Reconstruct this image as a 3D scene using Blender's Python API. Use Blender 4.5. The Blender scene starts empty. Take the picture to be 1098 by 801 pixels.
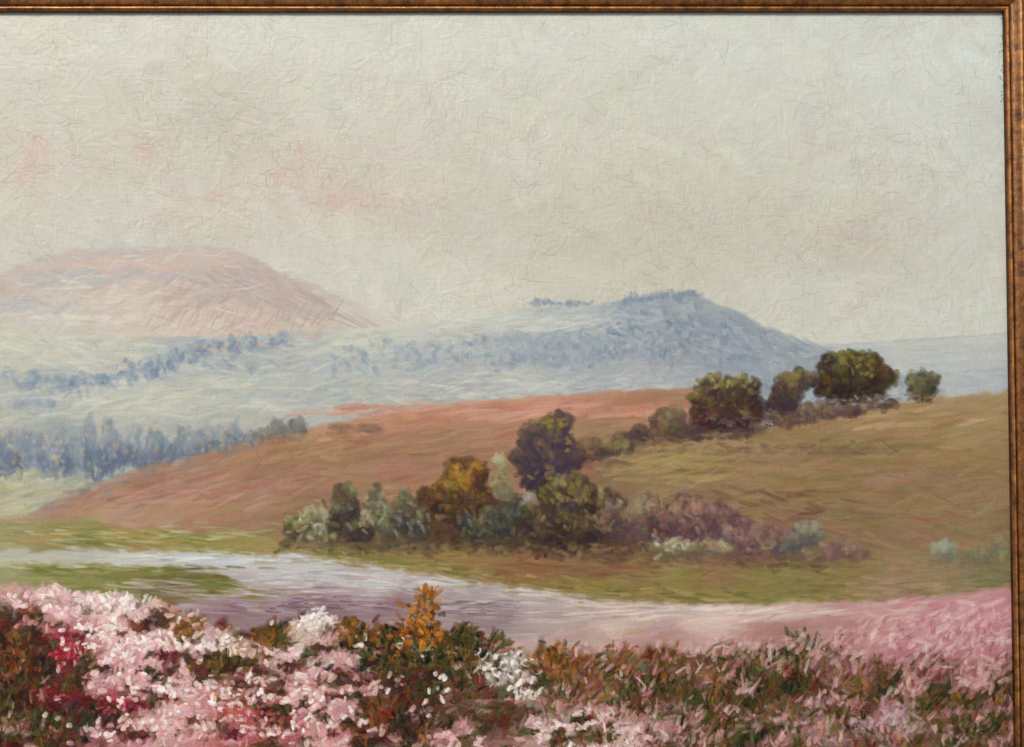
import bpy, math
import numpy as np
from mathutils import Vector
R = np.random.default_rng(7)
S = bpy.context.scene
COL = S.collection

# ------------------------------------------------------------------ camera and picture plane
ZC = 1.5; TH = math.radians(2.5); LENS = 50.0; SENS = 36.0
WID = 0.60; KX = SENS/LENS
D = WID/KX
PXM = WID/1098.0                       # metres per unit on the canvas
def P(px, py):
    xc = (np.asarray(px, float)-549.0)*KX/1098.0
    yc = -(np.asarray(py, float)-400.5)*KX/1098.0
    dy = math.cos(TH)-math.sin(TH)*yc
    dz = math.sin(TH)+math.cos(TH)*yc
    t = D*math.cos(TH)/dy
    return t*xc, ZC-D*math.sin(TH)+t*dz
X0, Y0, X1, Y1 = -120, 8, 1094, 886    # canvas limits in picture units
NX, NY = X1-X0, Y1-Y0
ROOTZ = float(P(549, Y1+80)[1])
cam_d = bpy.data.cameras.new('camera'); cam = bpy.data.objects.new('camera', cam_d); COL.objects.link(cam)
cam_d.lens = LENS; cam_d.sensor_width = SENS; cam_d.clip_end = 50; cam_d.clip_start = 0.01
cam.location = (0, -D*math.cos(TH), ZC-D*math.sin(TH)); cam.rotation_euler = (math.pi/2+TH, 0, 0)
S.camera = cam
S.view_settings.view_transform = 'Standard'; S.view_settings.look = 'None'; S.view_settings.exposure = 0

# ------------------------------------------------------------------ materials
def lin(c):
    c = np.clip(np.asarray(c, float)/255.0, 0, 1)
    return np.where(c <= 0.04045, c/12.92, ((c+0.055)/1.055)**2.4)
def paint_mat(name, weave=1.0, bump=.25):
    m = bpy.data.materials.new(name); m.use_nodes = True
    nt = m.node_tree; N = nt.nodes; L = nt.links
    b = N['Principled BSDF']; b.inputs['Roughness'].default_value = .46; b.inputs['Specular IOR Level'].default_value = 0.22
    att = N.new('ShaderNodeAttribute'); att.attribute_name = 'Col'
    tc = N.new('ShaderNodeTexCoord')
    def noise(scale, sc, detail=3, rgh=.6):
        mp = N.new('ShaderNodeMapping'); mp.inputs['Scale'].default_value = sc
        n = N.new('ShaderNodeTexNoise'); n.inputs['Scale'].default_value = scale
        n.inputs['Detail'].default_value = detail; n.inputs['Roughness'].default_value = rgh
        L.new(tc.outputs['Object'], mp.inputs['Vector']); L.new(mp.outputs[0], n.inputs['Vector'])
        return n.outputs['Fac']
    def math_(op, a, b_, c=None):
        n = N.new('ShaderNodeMath'); n.operation = op
        for i, v in enumerate((a, b_, c)):
            if v is None: continue
            if isinstance(v, (int, float)): n.inputs[i].default_value = v
            else: L.new(v, n.inputs[i])
        return n.outputs[0]
    h = noise(80, (1, 1, 11)); v = noise(80, (11, 1, 1)); g = noise(800, (1, 1, 1), 2)
    s2 = math_('MULTIPLY_ADD', g, 0.6, math_('ADD', h, v))
    fac = math_('MULTIPLY_ADD', s2, 0.26*weave, 1.0-0.26*weave*1.3)
    mul = N.new('ShaderNodeVectorMath'); mul.operation = 'SCALE'
    L.new(att.outputs['Color'], mul.inputs[0]); L.new(fac, mul.inputs['Scale']); L.new(mul.outputs[0], b.inputs['Base Color'])
    bp = N.new('ShaderNodeBump'); bp.inputs['Strength'].default_value = bump; bp.inputs['Distance'].default_value = 0.0005
    L.new(s2, bp.inputs['Height']); L.new(bp.outputs[0], b.inputs['Normal'])
    return m
M_SKY = paint_mat('cracked_oil_paint', .7, .2)
M_OIL = paint_mat('oil_paint', .7, .18)

# ------------------------------------------------------------------ the paint film: colour, relief and owner of every point of the canvas
C = np.full((NY, NX, 3), 190.0); Hm = np.zeros((NY, NX)); O = np.zeros((NY, NX), np.int16)
PARTS = []
class Part:
    def __init__(s, keep=False):
        s.id = 0
        if not keep: PARTS.append(s); s.id = len(PARTS)
        s.obj = None
    def build(s, name, parent, mat, label=None):
        me = bpy.data.meshes.new(name); me.materials.append(mat)
        o = bpy.data.objects.new(name, me); COL.objects.link(o); o.parent = parent
        if label: o['label'] = label
        s.obj = o; return o
def blur(a, r):
    for ax in (0, 1):
        out = np.zeros_like(a)
        for k in range(-r, r+1): out += np.roll(a, k, ax)
        a = out/(2*r+1)
    return a
def finish():
    global C
    C = C+.5*(C-blur(C, 1))
    VX, VY = np.meshgrid(np.arange(X0, X1), np.arange(Y0, Y1))
    X, Z = P(VX, VY); V = np.stack([X, -Hm*PXM, Z-ROOTZ], -1).reshape(-1, 3); CL = np.ones((NY*NX, 4))
    CL[:, :3] = np.clip(lin(C)*1.02-.011, .002, .9).reshape(-1, 3)
    for p in PARTS:
        if p.obj is None: continue
        j, i = np.nonzero(O[:-1, :-1] == p.id)
        if len(j) < 4:
            print('empty part', p.obj.name); bpy.data.objects.remove(p.obj); continue
        F = np.stack([j*NX+i, (j+1)*NX+i, (j+1)*NX+i+1, j*NX+i+1], 1)
        u, inv = np.unique(F, return_inverse=True); F = inv.reshape(F.shape); me = p.obj.data
        me.vertices.add(len(u)); me.vertices.foreach_set('co', V[u].astype(np.float32).ravel())
        me.loops.add(F.size); me.loops.foreach_set('vertex_index', F.astype(np.int32).ravel())
        me.polygons.add(len(F)); me.polygons.foreach_set('loop_start', np.arange(0, F.size, 4, dtype=np.int32))
        me.polygons.foreach_set('loop_total', np.full(len(F), 4, np.int32)); me.update(calc_edges=True)
        me.polygons.foreach_set('use_smooth', np.ones(len(F), bool))
        ca = me.color_attributes.new('Col', 'FLOAT_COLOR', 'POINT'); ca.data.foreach_set('color', CL[u].astype(np.float32).ravel())

# ------------------------------------------------------------------ painting tools
def vnoise(x, y, sc, seed):
    g = np.random.default_rng(seed).random((64, 64))
    u = np.asarray(x)/sc+500.3; v = np.asarray(y)/sc+500.7
    iu = np.floor(u).astype(int); iv = np.floor(v).astype(int)
    fu = u-iu; fv = v-iv; fu = fu*fu*(3-2*fu); fv = fv*fv*(3-2*fv)
    a = g[iu % 64, iv % 64]; b = g[(iu+1) % 64, iv % 64]; c = g[iu % 64, (iv+1) % 64]; d = g[(iu+1) % 64, (iv+1) % 64]
    return (a*(1-fu)+b*fu)*(1-fv)+(c*(1-fu)+d*fu)*fv
def inside(poly, x, y):
    x = np.asarray(x); y = np.asarray(y); r = np.zeros(x.shape, bool); n = len(poly)
    for i in range(n):
        ax, ay = poly[i]; bx, by = poly[(i+1) % n]
        if ay == by: continue
        r ^= ((ay > y) != (by > y)) & (x < (bx-ax)*(y-ay)/(by-ay)+ax)
    return r
def rough(poly, amp=1.3, step=7):
    out = []; n = len(poly)
    for i in range(n):
        a = np.array(poly[i], float); b = np.array(poly[(i+1) % n], float); k = max(1, int(np.hypot(*(b-a))/step))
        for j in range(k):
            q = a+(b-a)*j/k; out.append((q[0]+R.normal(0, amp*.6), q[1]+R.normal(0, amp)))
    return out
def blend(x0, y0, x1, y1, r=1, amt=.6):
    s = np.s_[max(0, y0-Y0):y1-Y0, max(0, x0-X0):x1-X0]; q = C[s]
    b = blur(np.pad(q, ((4,4),(4,4),(0,0)), 'edge'), r)[4:-4, 4:-4]; C[s] = q*(1-amt)+b*amt
def polymask(poly):
    m = np.zeros((NY, NX)); a = np.array(poly); b = np.roll(a, -1, 0)
    for j in range(NY):
        y = j+Y0+.01; k = (a[:, 1] > y) != (b[:, 1] > y)
        if not k.any(): continue
        xs = np.sort(a[k, 0]+(y-a[k, 1])*(b[k, 0]-a[k, 0])/(b[k, 1]-a[k, 1]))
        for u in range(0, len(xs)-1, 2):
            i0 = max(0, int(math.ceil(xs[u]-X0))); i1 = min(NX, int(math.floor(xs[u+1]-X0))+1)
            if i1 > i0: m[j, i0:i1] = 1
    return m
def field(pts, p=2.0, sx=.8, sy=1.5, eps=150):
    a = np.array([(q[0], q[1], *q[2]) for q in pts], float)
    def f(x, y):
        x = np.asarray(x, float).ravel(); y = np.asarray(y, float).ravel(); out = np.zeros((len(x), 3))
        for i in range(0, len(x), 40000):
            s = slice(i, i+40000); d = ((x[s, None]-a[None, :, 0])*sx)**2+((y[s, None]-a[None, :, 1])*sy)**2+eps
            w = d**-p; w /= w.sum(1, keepdims=True); out[s] = w@a[:, 2:]
        return out
    return f
def shift(f, d):
    d = np.array(d, float); return lambda x, y: f(x, y)+d
def mixf(f, pal, scx, scy, seed, amt):
    pal = np.array(pal, float)
    def g(x, y):
        x = np.asarray(x, float).ravel(); y = np.asarray(y, float).ravel(); c = f(x, y)
        w = np.stack([vnoise(x/scx, y/scy, 1.0, seed+k) for k in range(len(pal))], 1)**5; w /= w.sum(1, keepdims=True)+1e-9
        return c*(1-amt)+amt*(w@pal)
    return g
def fieldmap(f, y0, y1, st=4):
    gx = np.arange(X0, X1+st, st); gy = np.arange(y0, y1+st, st); xx, yy = np.meshgrid(gx, gy)
    g = f(xx, yy).reshape(len(gy), len(gx), 3)
    u = (np.arange(NX))/st; v = (np.arange(y1-y0))/st; iu = np.minimum(u.astype(int), len(gx)-2); iv = np.minimum(v.astype(int), len(gy)-2)
    fu = (u-iu)[None, :, None]; fv = (v-iv)[:, None, None]
    return (g[iv][:, iu]*(1-fu)+g[iv][:, iu+1]*fu)*(1-fv)+(g[iv+1][:, iu]*(1-fu)+g[iv+1][:, iu+1]*fu)*fv
def base(part, poly, f, jit=2.0, soft=1):
    q = np.array(poly); y0 = int(max(Y0, q[:, 1].min()-4)); y1 = int(min(Y1, q[:, 1].max()+5))
    m = polymask(poly); O[m > .5] = part.id or 0
    if soft: m = blur(m, soft)
    s = np.s_[y0-Y0:y1-Y0]
    c = fieldmap(f, y0, y1)+R.normal(0, jit, (y1-y0, NX, 1))
    C[s] += m[s][..., None]*(c-C[s]); Hm[s] *= 1-m[s]
NT = R.random((2048, 96)); NT2 = R.normal(0, 1, (2048, 96))
def strokes(part, x, y, L, W, ang, col, h=.15, curve=0.0, streak=3.0, op=.8, soft=1.1, dry=.5, hs=1.0):
    x = np.asarray(x, float); N = len(x)
    if N == 0: return
    y = np.asarray(y, float); L = np.broadcast_to(L, N); W = np.broadcast_to(W, N); ang = np.broadcast_to(ang, N)
    CV = np.broadcast_to(curve, N)*R.normal(0, 1, N); OPA = op*R.uniform(.75, 1.1, N); HH = h*R.uniform(.4, 1.4, N)
    pid = part.id
    for i in range(N):
        l = L[i]*.5; w = max(W[i]*.5, .5); cv = CV[i]; r = l+w+2+abs(cv)*l*.5
        xa = max(0, int(x[i]-r-X0)); xb = min(NX, int(x[i]+r-X0)+2); ya = max(0, int(y[i]-r-Y0)); yb = min(NY, int(y[i]+r-Y0)+2)
        if xb <= xa or yb <= ya: continue
        Xc = (np.arange(xa, xb)+X0-x[i])[None, :]; Yc = (np.arange(ya, yb)+Y0-y[i])[:, None]
        ca = math.cos(ang[i]); sa = math.sin(ang[i]); u = (Xc*ca+Yc*sa)/l; b = Yc*ca-Xc*sa
        if cv: b = b-cv*(np.minimum(u*u, 1.2)-.4)*l
        wid = w*np.sqrt(np.clip(1-np.abs(u)**3, 0, 1)); al = np.clip((wid-np.abs(b))/soft+.5, 0, 1)*(np.abs(u) < 1)
        k = np.clip(((b+w)*1.25).astype(int)+8, 0, 95); row = int(R.integers(0, 2048))
        nz = NT[row][k]
        al = al*(1-dry*np.clip(nz*1.1+.45*u-.25, 0, 1))*min(OPA[i], 1)
        cc = col[i][None, None, :]+(streak*NT2[row][k])[..., None]
        s = np.s_[ya:yb, xa:xb]
        C[s] += al[..., None]*(cc-C[s])
        if h: Hm[s] += np.minimum(al*hs, 1)*(HH[i]*(1-.7*np.clip((b/w)**2, 0, 1))*(.35+.9*nz)-Hm[s])
        if pid: O[s][al > .4*op] = pid
def fill(part, poly, f, n, L, W, ang, asd=.25, jit=4.0, cj=3.0, scat=4.0, edge=True, gate=None, **kw):
    q = np.array(poly); x0, y0 = q.min(0); x1, y1 = q.max(0); x0 = max(x0, -90); x1 = min(x1, 1096); y0 = max(y0, 8); y1 = min(y1, 850)
    x = R.uniform(x0, x1, n*4); y = R.uniform(y0, y1, n*4); k = inside(poly, x, y)
    if gate is not None: k &= gate(x, y)
    x = x[k][:n]; y = y[k][:n]; m = len(x)
    l = R.uniform(L[0], L[1], m); w = R.uniform(W[0], W[1], m); a = (ang(x, y) if callable(ang) else np.full(m, ang))+R.normal(0, asd, m)
    if edge:
        e = inside(poly, x+np.cos(a)*l*.45, y+np.sin(a)*l*.45) & inside(poly, x-np.cos(a)*l*.45, y-np.sin(a)*l*.45)
        x, y, l, w, a = x[e], y[e], l[e], w[e], a[e]; m = len(x)
    c = f(x+R.normal(0, scat, m), y+R.normal(0, scat*.5, m))+R.normal(0, jit, (m, 1))+R.normal(0, cj, (m, 3))
    strokes(part, x, y, l, w, a, c, **kw)
def dabs(part, cx, cy, rx, ry, n, cols, L=(4, 8), W=(2.5, 4), ang=0, asd=1.5, jit=6, gate=None, **kw):
    r = np.sqrt(R.random(n))*R.uniform(.7, 1.25, n); th = R.uniform(0, 2*np.pi, n)
    x = cx+rx*r*np.cos(th); y = cy+ry*r*np.sin(th)
    if gate is not None: k = gate(x, y); x = x[k]; y = y[k]; n = len(x)
    cols = np.array(cols, float); c = cols[R.integers(0, len(cols), n)]+R.normal(0, jit, (n, 1))+R.normal(0, 2.5, (n, 3))
    strokes(part, x, y, R.uniform(L[0], L[1], n), R.uniform(W[0], W[1], n), ang+R.normal(0, asd, n), c, **kw)
def dabline(part, pts, n, spread, cols, L=(4, 8), W=(2, 4), ang=0, asd=.3, jit=6, **kw):
    p = np.array(pts, float); seg = np.hypot(*(p[1:]-p[:-1]).T); cum = np.concatenate([[0], np.cumsum(seg)])
    u = R.uniform(0, cum[-1], n); x = np.interp(u, cum, p[:, 0]); y = np.interp(u, cum, p[:, 1])+R.normal(0, spread, n)
    cols = np.array(cols, float); c = cols[R.integers(0, len(cols), n)]+R.normal(0, jit, (n, 1))+R.normal(0, 2, (n, 3))
    strokes(part, x, y, R.uniform(L[0], L[1], n), R.uniform(W[0], W[1], n), ang+R.normal(0, asd, n), c, **kw)
TOP = Part(keep=True)                  # touches that belong to whatever they lie on
def local(x, y): return C[np.clip((np.asarray(y)-Y0).astype(int), 0, NY-1), np.clip((np.asarray(x)-X0).astype(int), 0, NX-1)]

root = bpy.data.objects.new('framed_painting', None); COL.objects.link(root); root.location = (0, 0, ROOTZ)
root['label'] = 'oil painting of a heather moor with hills and a river in a gilt wooden frame'
root['category'] = 'painting'

# ------------------------------------------------------------------ sky
SKY_ = field([
 (0,30,(197,191,174)),(150,40,(195,190,174)),(300,40,(199,196,180)),(450,40,(201,199,184)),(600,40,(202,201,186)),(750,40,(204,204,190)),(900,50,(205,206,193)),(1050,50,(206,209,197)),
 (50,110,(191,185,168)),(200,100,(189,182,164)),(230,115,(181,174,157)),(350,110,(195,191,174)),(500,110,(199,195,178)),(650,110,(199,196,178)),(800,120,(200,198,183)),(1000,120,(204,204,191)),
 (40,170,(190,180,163)),(120,165,(191,182,165)),(200,180,(191,183,166)),(320,180,(193,181,164)),(450,180,(197,189,172)),(600,180,(198,192,174)),(750,180,(197,191,172)),(900,190,(201,197,180)),(1050,200,(204,203,189)),
 (50,230,(193,185,168)),(220,225,(193,182,165)),(390,220,(193,180,163)),(500,240,(191,183,165)),(600,260,(189,182,163)),(700,250,(191,183,162)),(800,250,(194,189,170)),(930,250,(194,184,166)),(1040,260,(202,199,184)),
 (400,290,(199,194,177)),(500,310,(204,200,183)),(600,300,(197,191,173)),(700,290,(193,187,168)),(850,310,(201,197,180)),(950,330,(203,200,184)),(1060,330,(204,203,189)),(330,280,(195,191,176)),(100,258,(191,187,174))], p=1.8, eps=900)
SKY = shift(SKY_, (0, 1.5, 4))
sky = Part(); skyp = [(X0-2,Y0-6),(X1+8,Y0-6),(X1+8,455),(X0-2,455)]
base(sky, skyp, SKY, 1.0, 0)
angf = lambda x, y: (vnoise(x, y, 80, 3)-.5)*5.0
SKYM = mixf(SKY, [(206,205,194),(186,181,170),(200,188,174),(194,197,188)], 46, 30, 211, .32)
fill(sky, skyp, SKYM, 2600, (22,64), (7,17), angf, asd=.5, jit=4, cj=1.6, scat=18, edge=False, curve=.25, h=.1, streak=1.8, op=.5, soft=3.2)
CLK = [[(42,172,14,22,30,(197,167,151),1.4),(28,185,10,14,14,(194,170,154),1.2),(80,185,30,9,16,(195,177,161),0)],
 [(155,160,13,15,22,(196,169,154),1.0),(120,172,36,12,16,(194,178,162),.3),(222,118,32,22,32,(174,167,152),.5)],
 [(320,174,30,24,54,(197,169,154),-.8),(303,185,16,14,20,(195,167,152),.9),(388,216,48,9,46,(197,164,150),.05),(232,216,36,11,30,(196,171,155),0),(350,202,30,14,20,(196,172,156),.4),(440,232,30,10,16,(196,178,163),.1)],
 [(930,248,46,18,34,(194,178,162),-.3),(1000,243,20,11,14,(196,181,165),0),(885,258,24,9,12,(196,182,166),0)],
 [(610,262,80,18,44,(188,181,163),.2),(720,228,56,30,40,(192,185,166),-.4),(500,262,44,12,20,(190,183,167),.1)]]
CLP = []
for blobs in CLK:
    p = Part(); CLP.append(p)
    for (cx, cy, rx, ry, n_, c, a) in blobs: dabs(p, cx, cy, rx, ry, n_//2, [c, tuple(np.array(c)*.5+97)], L=(10,26), W=(4,9), ang=a, asd=.5, jit=2, curve=.2, h=.1, streak=1.5, op=.35, soft=4)
blend(X0, Y0, X1, 440, 2, .4)
fill(TOP, skyp, SKYM, 3000, (8,30), (2,6), angf, asd=1.0, jit=5, cj=1.6, scat=8, edge=False, curve=.3, h=.22, hs=2, streak=3.5, op=.42, soft=1.5, dry=.9)
for blobs, p in zip(CLK, CLP):
    for (cx, cy, rx, ry, n_, c, a) in blobs: dabs(TOP, cx, cy, rx*1.2, ry*1.2, int(n_*1.2), [tuple(np.array(c)-2), tuple(np.array(c)*.6+78)], L=(4,16), W=(1.2,2.8), ang=a, asd=.8, jit=4, curve=.25, h=.2, streak=4, op=.45, soft=1.1, dry=.95)
# bristle ridges left by the brush, then fine dry cracks
def ridges(y0, y1, n, h, op=.22, seedang=angf, L=(10,46), W=(2.4,7)):
    x = R.uniform(-90, 1094, n); y = R.uniform(y0, y1, n)
    a = seedang(x, y)+R.choice([0, 0, .9, -1.1], n)+R.normal(0, .5, n)
    strokes(TOP, x, y, R.uniform(*L, n), R.uniform(*W, n), a, local(x, y)+R.normal(0, 5, (n, 1)), curve=.24, h=h, hs=4.2, op=op, streak=6, soft=1.6, dry=.9)
ridges(8, 440, 4600, .36)
def cracks(y0, y1, n, d=26, h=-.28, sd=91):
    x = R.uniform(-60, 1092, n); y = R.uniform(y0, y1, n); k = np.clip((vnoise(x, y, 45, sd)-.25)/.5, .08, 1) > R.random(n); x = x[k]; y = y[k]; n = len(x)
    dk = np.where(R.random((n, 1)) < .68, R.uniform(-d*1.3, -d*.4, (n, 1)), R.uniform(6, 16, (n, 1)))
    a = np.where(R.random(n) < .3, np.where(R.random(n) < .5, 1.57, 0.0)+R.normal(0, .15, n), angf(x, y)+R.normal(0, .9, n))
    strokes(TOP, x, y, R.uniform(5, 24, n), R.uniform(.7, 1.1, n), a, local(x, y)+dk+[1,0,-1], curve=.36, h=h, hs=2, streak=.5, op=.47, soft=1.0, dry=.6)
cracks(10, 352, 8600, 29)
sky_o = sky.build('painted_sky', root, M_SKY, 'pale cream sky of cracked criss-cross brushwork')
for p, l in zip(CLP, ['pink cloud touches at the far left of the sky','grey and pink smudges left of the middle of the sky','broken pink clouds over the rosy mountain','pinkish brown cloud on the right side of the sky','dull ochre cloud above the blue hill']): p.build('painted_cloud', sky_o, M_SKY, l)

# ------------------------------------------------------------------ rosy mountain
MT = shift(field([(0,310,(182,166,156)),(50,290,(182,168,160)),(120,285,(185,168,158)),(200,280,(187,168,158)),(250,285,(182,164,155)),(60,320,(189,178,166)),(130,315,(191,176,164)),(200,310,(187,166,154)),
 (270,310,(177,159,150)),(320,325,(180,163,153)),(380,340,(190,180,168)),(420,346,(198,192,177)),(150,345,(195,179,165)),(220,345,(197,179,165)),(270,348,(191,170,157)),(60,345,(188,181,169)),(0,345,(184,177,166)),(320,350,(191,175,162))]), (3,5,5))
mt = Part(); mtp = rough([(-125,335),(-60,318),(0,299),(12,288),(45,276),(62,274),(80,269),(120,268),(150,265),(170,267),(200,264),(215,266),(245,267),(256,273),(270,279),(300,291),(340,307),(380,324),(420,342),(442,350),(400,358),(330,366),(200,372),(60,368),(-125,366)], 1.5)
base(mt, mtp, MT, 1.5, 2)
mang = lambda x, y: np.where(x > 235, .48, np.where(y > 305, -.75+.5*vnoise(x, y, 50, 5), -.25+.7*vnoise(x, y, 60, 6)))
fill(mt, mtp, MT, 1200, (16,40), (3,8), mang, asd=.25, jit=5, cj=3, scat=10, curve=.1, h=.14, op=.55, soft=2)
for (cx, cy, rx, ry, nn, c, a) in [(80,300,60,10,24,(164,168,170),.2),(170,292,50,8,20,(171,167,166),-.3),(30,330,60,10,26,(173,174,171),.1),(210,318,50,12,20,(178,158,148),-.8),(150,325,60,9,24,(204,190,177),-.1),(240,300,30,12,14,(170,160,157),.4),(110,340,80,8,30,(206,198,184),0),(330,335,40,10,16,(176,164,158),.4),(100,282,70,6,20,(196,174,163),.1),(200,285,50,6,16,(198,174,161),.1),(390,340,40,8,24,(200,193,179),.45)]:
    dabs(mt, cx, cy, rx, ry, nn, [c], L=(12,34), W=(2,6), ang=a, asd=.25, jit=4, op=.52, soft=1.8, h=.15)
blend(X0, 262, 460, 375, 1, .3)
for k in range(60):
    xx = 160+k*3.5+R.normal(0, 2); yy = 340+R.normal(0, 5)
    strokes(mt, [xx], [yy], [R.uniform(14, 34)], [R.uniform(1.2,2.4)], [-.95+R.normal(0, .14)], np.array([[172, 150, 139]])+R.normal(0, 10), curve=.06, h=.12, op=.42)
for k in range(80):
    t = R.random(); xx = 245+t*160; yy = 275+t*70+R.uniform(2, 42)*(1-t*.7)
    strokes(mt, [xx], [yy], [R.uniform(16, 46)], [R.uniform(1,2.2)], [.44+R.normal(0, .08)], np.array([[170, 155, 149]])+R.normal(0, 12), curve=.04, h=.12, op=.36)
for k in range(260):
    xx = R.uniform(-40, 280); yy = R.uniform(270, 356)
    if not inside(mtp, [xx], [yy])[0]: continue
    strokes(mt, [xx], [yy], [R.uniform(10, 40)], [R.uniform(1,3)], [R.choice([-.75,-.2,.15])+R.normal(0, .15)], np.array([[[184,164,154],[168,171,174],[204,183,170],[204,199,186]][int(R.integers(0,4))]])+R.normal(0, 8), curve=.08, h=.14, op=.45)
dabline(mt, [(-40,312),(0,300),(45,277),(120,269),(245,268),(300,292),(370,322)], 70, 1.6, [(172,171,169),(180,175,170),(166,168,168)], L=(6,16), W=(1,2.4), asd=.35, h=.08, op=.45)
dabline(mt, [(90,268),(215,265)], 18, 1.6, [(176,180,179)], L=(8,18), W=(2,3.4), asd=.2, op=.5, soft=1.8)
dabline(TOP, [(340,312),(390,334),(450,356)], 26, 5, [(203,199,183),(198,190,176),(190,180,168)], L=(10,30), W=(2,5), ang=.45, asd=.15, op=.42, soft=2)
mt.build('painted_mountain', root, M_OIL, 'rosy flat topped mountain with furrowed flanks')

# ------------------------------------------------------------------ distances
DS = shift(field([(0,370,(192,189,173)),(60,375,(190,189,174)),(130,375,(184,184,173)),(200,380,(161,166,167)),(260,372,(163,168,167)),(310,366,(170,171,168)),(20,400,(170,173,168)),(60,408,(150,158,162)),(0,385,(186,186,172)),
 (100,398,(178,180,170)),(170,395,(164,169,169)),(30,430,(158,165,165)),(100,430,(181,181,168)),(0,445,(174,174,160)),(180,430,(183,182,168)),(260,420,(174,176,168)),(330,420,(171,173,168)),(250,450,(172,173,164)),(150,450,(171,172,164)),
 (400,390,(169,175,173)),(450,380,(161,169,172)),(500,400,(168,173,172)),(400,362,(194,193,178)),(450,358,(192,192,179)),(520,348,(190,190,179)),(580,343,(182,185,179)),(560,375,(155,164,169)),(620,375,(147,156,165)),(640,350,(162,168,171)),
 (700,340,(148,156,163)),(700,370,(141,150,161)),(740,325,(142,150,158)),(740,360,(138,148,159)),(780,380,(141,150,161)),(840,380,(146,155,164)),(650,400,(167,172,172)),(560,410,(176,178,172)),(700,405,(164,169,171)),(480,425,(171,170,160)),
 (400,430,(170,170,161)),(900,393,(150,159,166)),(950,402,(161,168,171)),(60,480,(124,135,147)),(200,470,(151,155,155)),(0,530,(172,166,134))]), (2, 1, -2))
FAR = shift(field([(870,374,(184,188,184)),(960,370,(188,190,184)),(1060,362,(190,192,186)),(960,385,(182,186,183)),(1060,380,(182,185,183)),(1000,398,(176,182,183)),(1070,405,(172,179,182)),(930,380,(176,182,183))]), (2, 1, -2))
fr = Part(); frp = rough([(850,368),(900,369),(960,365),(1020,361),(1100,356),(1100,435),(850,435)], .6)
base(fr, frp, FAR, 1.2, 1); fill(fr, frp, FAR, 420, (12,40), (2,6), 0.02, asd=.1, jit=5, cj=2.5, h=.16, op=.55, soft=1.5)
dabline(fr, [(905,371),(960,366),(1090,357)], 22, .8, [(168,174,178),(174,179,179)], L=(10,26), W=(1,2), ang=-.07, asd=.05, h=.08, op=.5)
fr.build('painted_hill', root, M_OIL, 'pale blue hill farthest off at the right edge')
va = Part(); vap = rough([(-125,354),(0,354),(60,357),(150,362),(250,361),(330,357),(440,349),(500,342),(560,345),(560,455),(300,490),(100,540),(40,570),(-125,570)], .9)
base(va, vap, DS, 1.5, 1)
DS2 = mixf(DS, [(204,202,188),(150,160,168),(180,175,173),(182,184,168)], 46, 11, 301, .42)
fill(va, vap, DS2, 2200, (10,36), (2.2,6), lambda x, y: -.14+.3*(vnoise(x, y, 90, 9)-.5), asd=.22, jit=7, cj=3, scat=8, h=.2, op=.6, soft=1.5)
for (cx, cy, rx, ry, nn) in [(60,412,38,8,44),(20,402,28,7,26),(112,408,36,6,34),(160,399,26,6,22),(30,432,36,6,24),(260,392,44,5,18)]:
    dabs(va, cx, cy, rx, ry, nn, [(128,142,157),(116,133,152),(150,160,167)], L=(6,16), W=(3,7), ang=.6, asd=.9, h=.2, op=.42, soft=2.6)
dabs(va, 170, 422, 180, 24, 130, [(194,194,180),(200,198,183),(184,186,168)], L=(12,44), W=(1.8,4.2), ang=-.15, asd=.14, op=.52, soft=1.5)
dabs(va, 60, 380, 110, 15, 100, [(204,201,185),(196,192,174),(176,179,170)], L=(12,40), W=(1.8,4.2), ang=.1, asd=.2, op=.52, soft=1.5)
dabs(va, 340, 412, 170, 30, 190, [(154,163,169),(194,194,183),(162,169,171),(186,181,174)], L=(8,30), W=(1.6,4.2), ang=-.15, asd=.25, op=.52, soft=1.4)
dabs(va, 420, 372, 120, 12, 70, [(196,196,184),(186,188,178)], L=(12,36), W=(1.6,4), ang=-.12, asd=.15, op=.5, soft=1.5)
dabs(va, 430, 388, 110, 15, 80, [(140,152,164),(150,160,168),(132,147,162)], L=(5,14), W=(3,6.5), ang=.8, asd=.9, op=.38, soft=2.6)
va.build('painted_valley', root, M_OIL, 'misty grey blue valley fields below the rosy mountain')
tl = Part()
dabline(tl, [(70,414),(120,404),(165,397),(200,382),(250,371),(310,364)], 150, 6, [(116,132,152),(128,144,159),(146,157,165),(120,137,154)], L=(6,15), W=(3.4,7.5), ang=1.2, asd=.9, h=.2, op=.45, soft=2.6)
dabline(tl, [(110,406),(165,397),(200,382),(250,371),(310,364)], 60, 5, [(104,122,147),(118,135,155)], L=(5,10), W=(2,4.4), ang=1.5, asd=.6, h=.2, op=.5, soft=1.7)
dabline(tl, [(205,376),(250,370),(310,363),(345,361)], 50, 3.5, [(190,152,134),(160,166,167),(192,165,144),(124,140,156)], L=(4,11), W=(2,4), asd=.7, op=.55, soft=1.6)
tl.build('painted_treeline', root, M_OIL, 'hazy blue row of trees crossing the valley at the foot of the rosy mountain')
bh = Part(); bhp = rough([(440,358),(500,344),(570,330),(620,328),(660,326),(680,319),(700,316),(745,313),(755,321),(790,335),(820,350),(850,362),(880,372),(910,379),(940,391),(975,405),(1015,418),(1015,432),(740,440),(560,450),(440,456)], 1.3)
base(bh, bhp, DS, 1.5, 2)
DS3 = mixf(DS, [(192,193,186),(130,143,158),(162,159,167),(160,171,174)], 30, 12, 321, .42)
fill(bh, bhp, DS3, 2300, (7,26), (2.2,6), lambda x, y: np.where(x > 760, .42, -.12+.7*(vnoise(x, y, 60, 19)-.5)), asd=.35, jit=7, cj=3, scat=7, h=.22, op=.58, soft=1.5)
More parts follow.
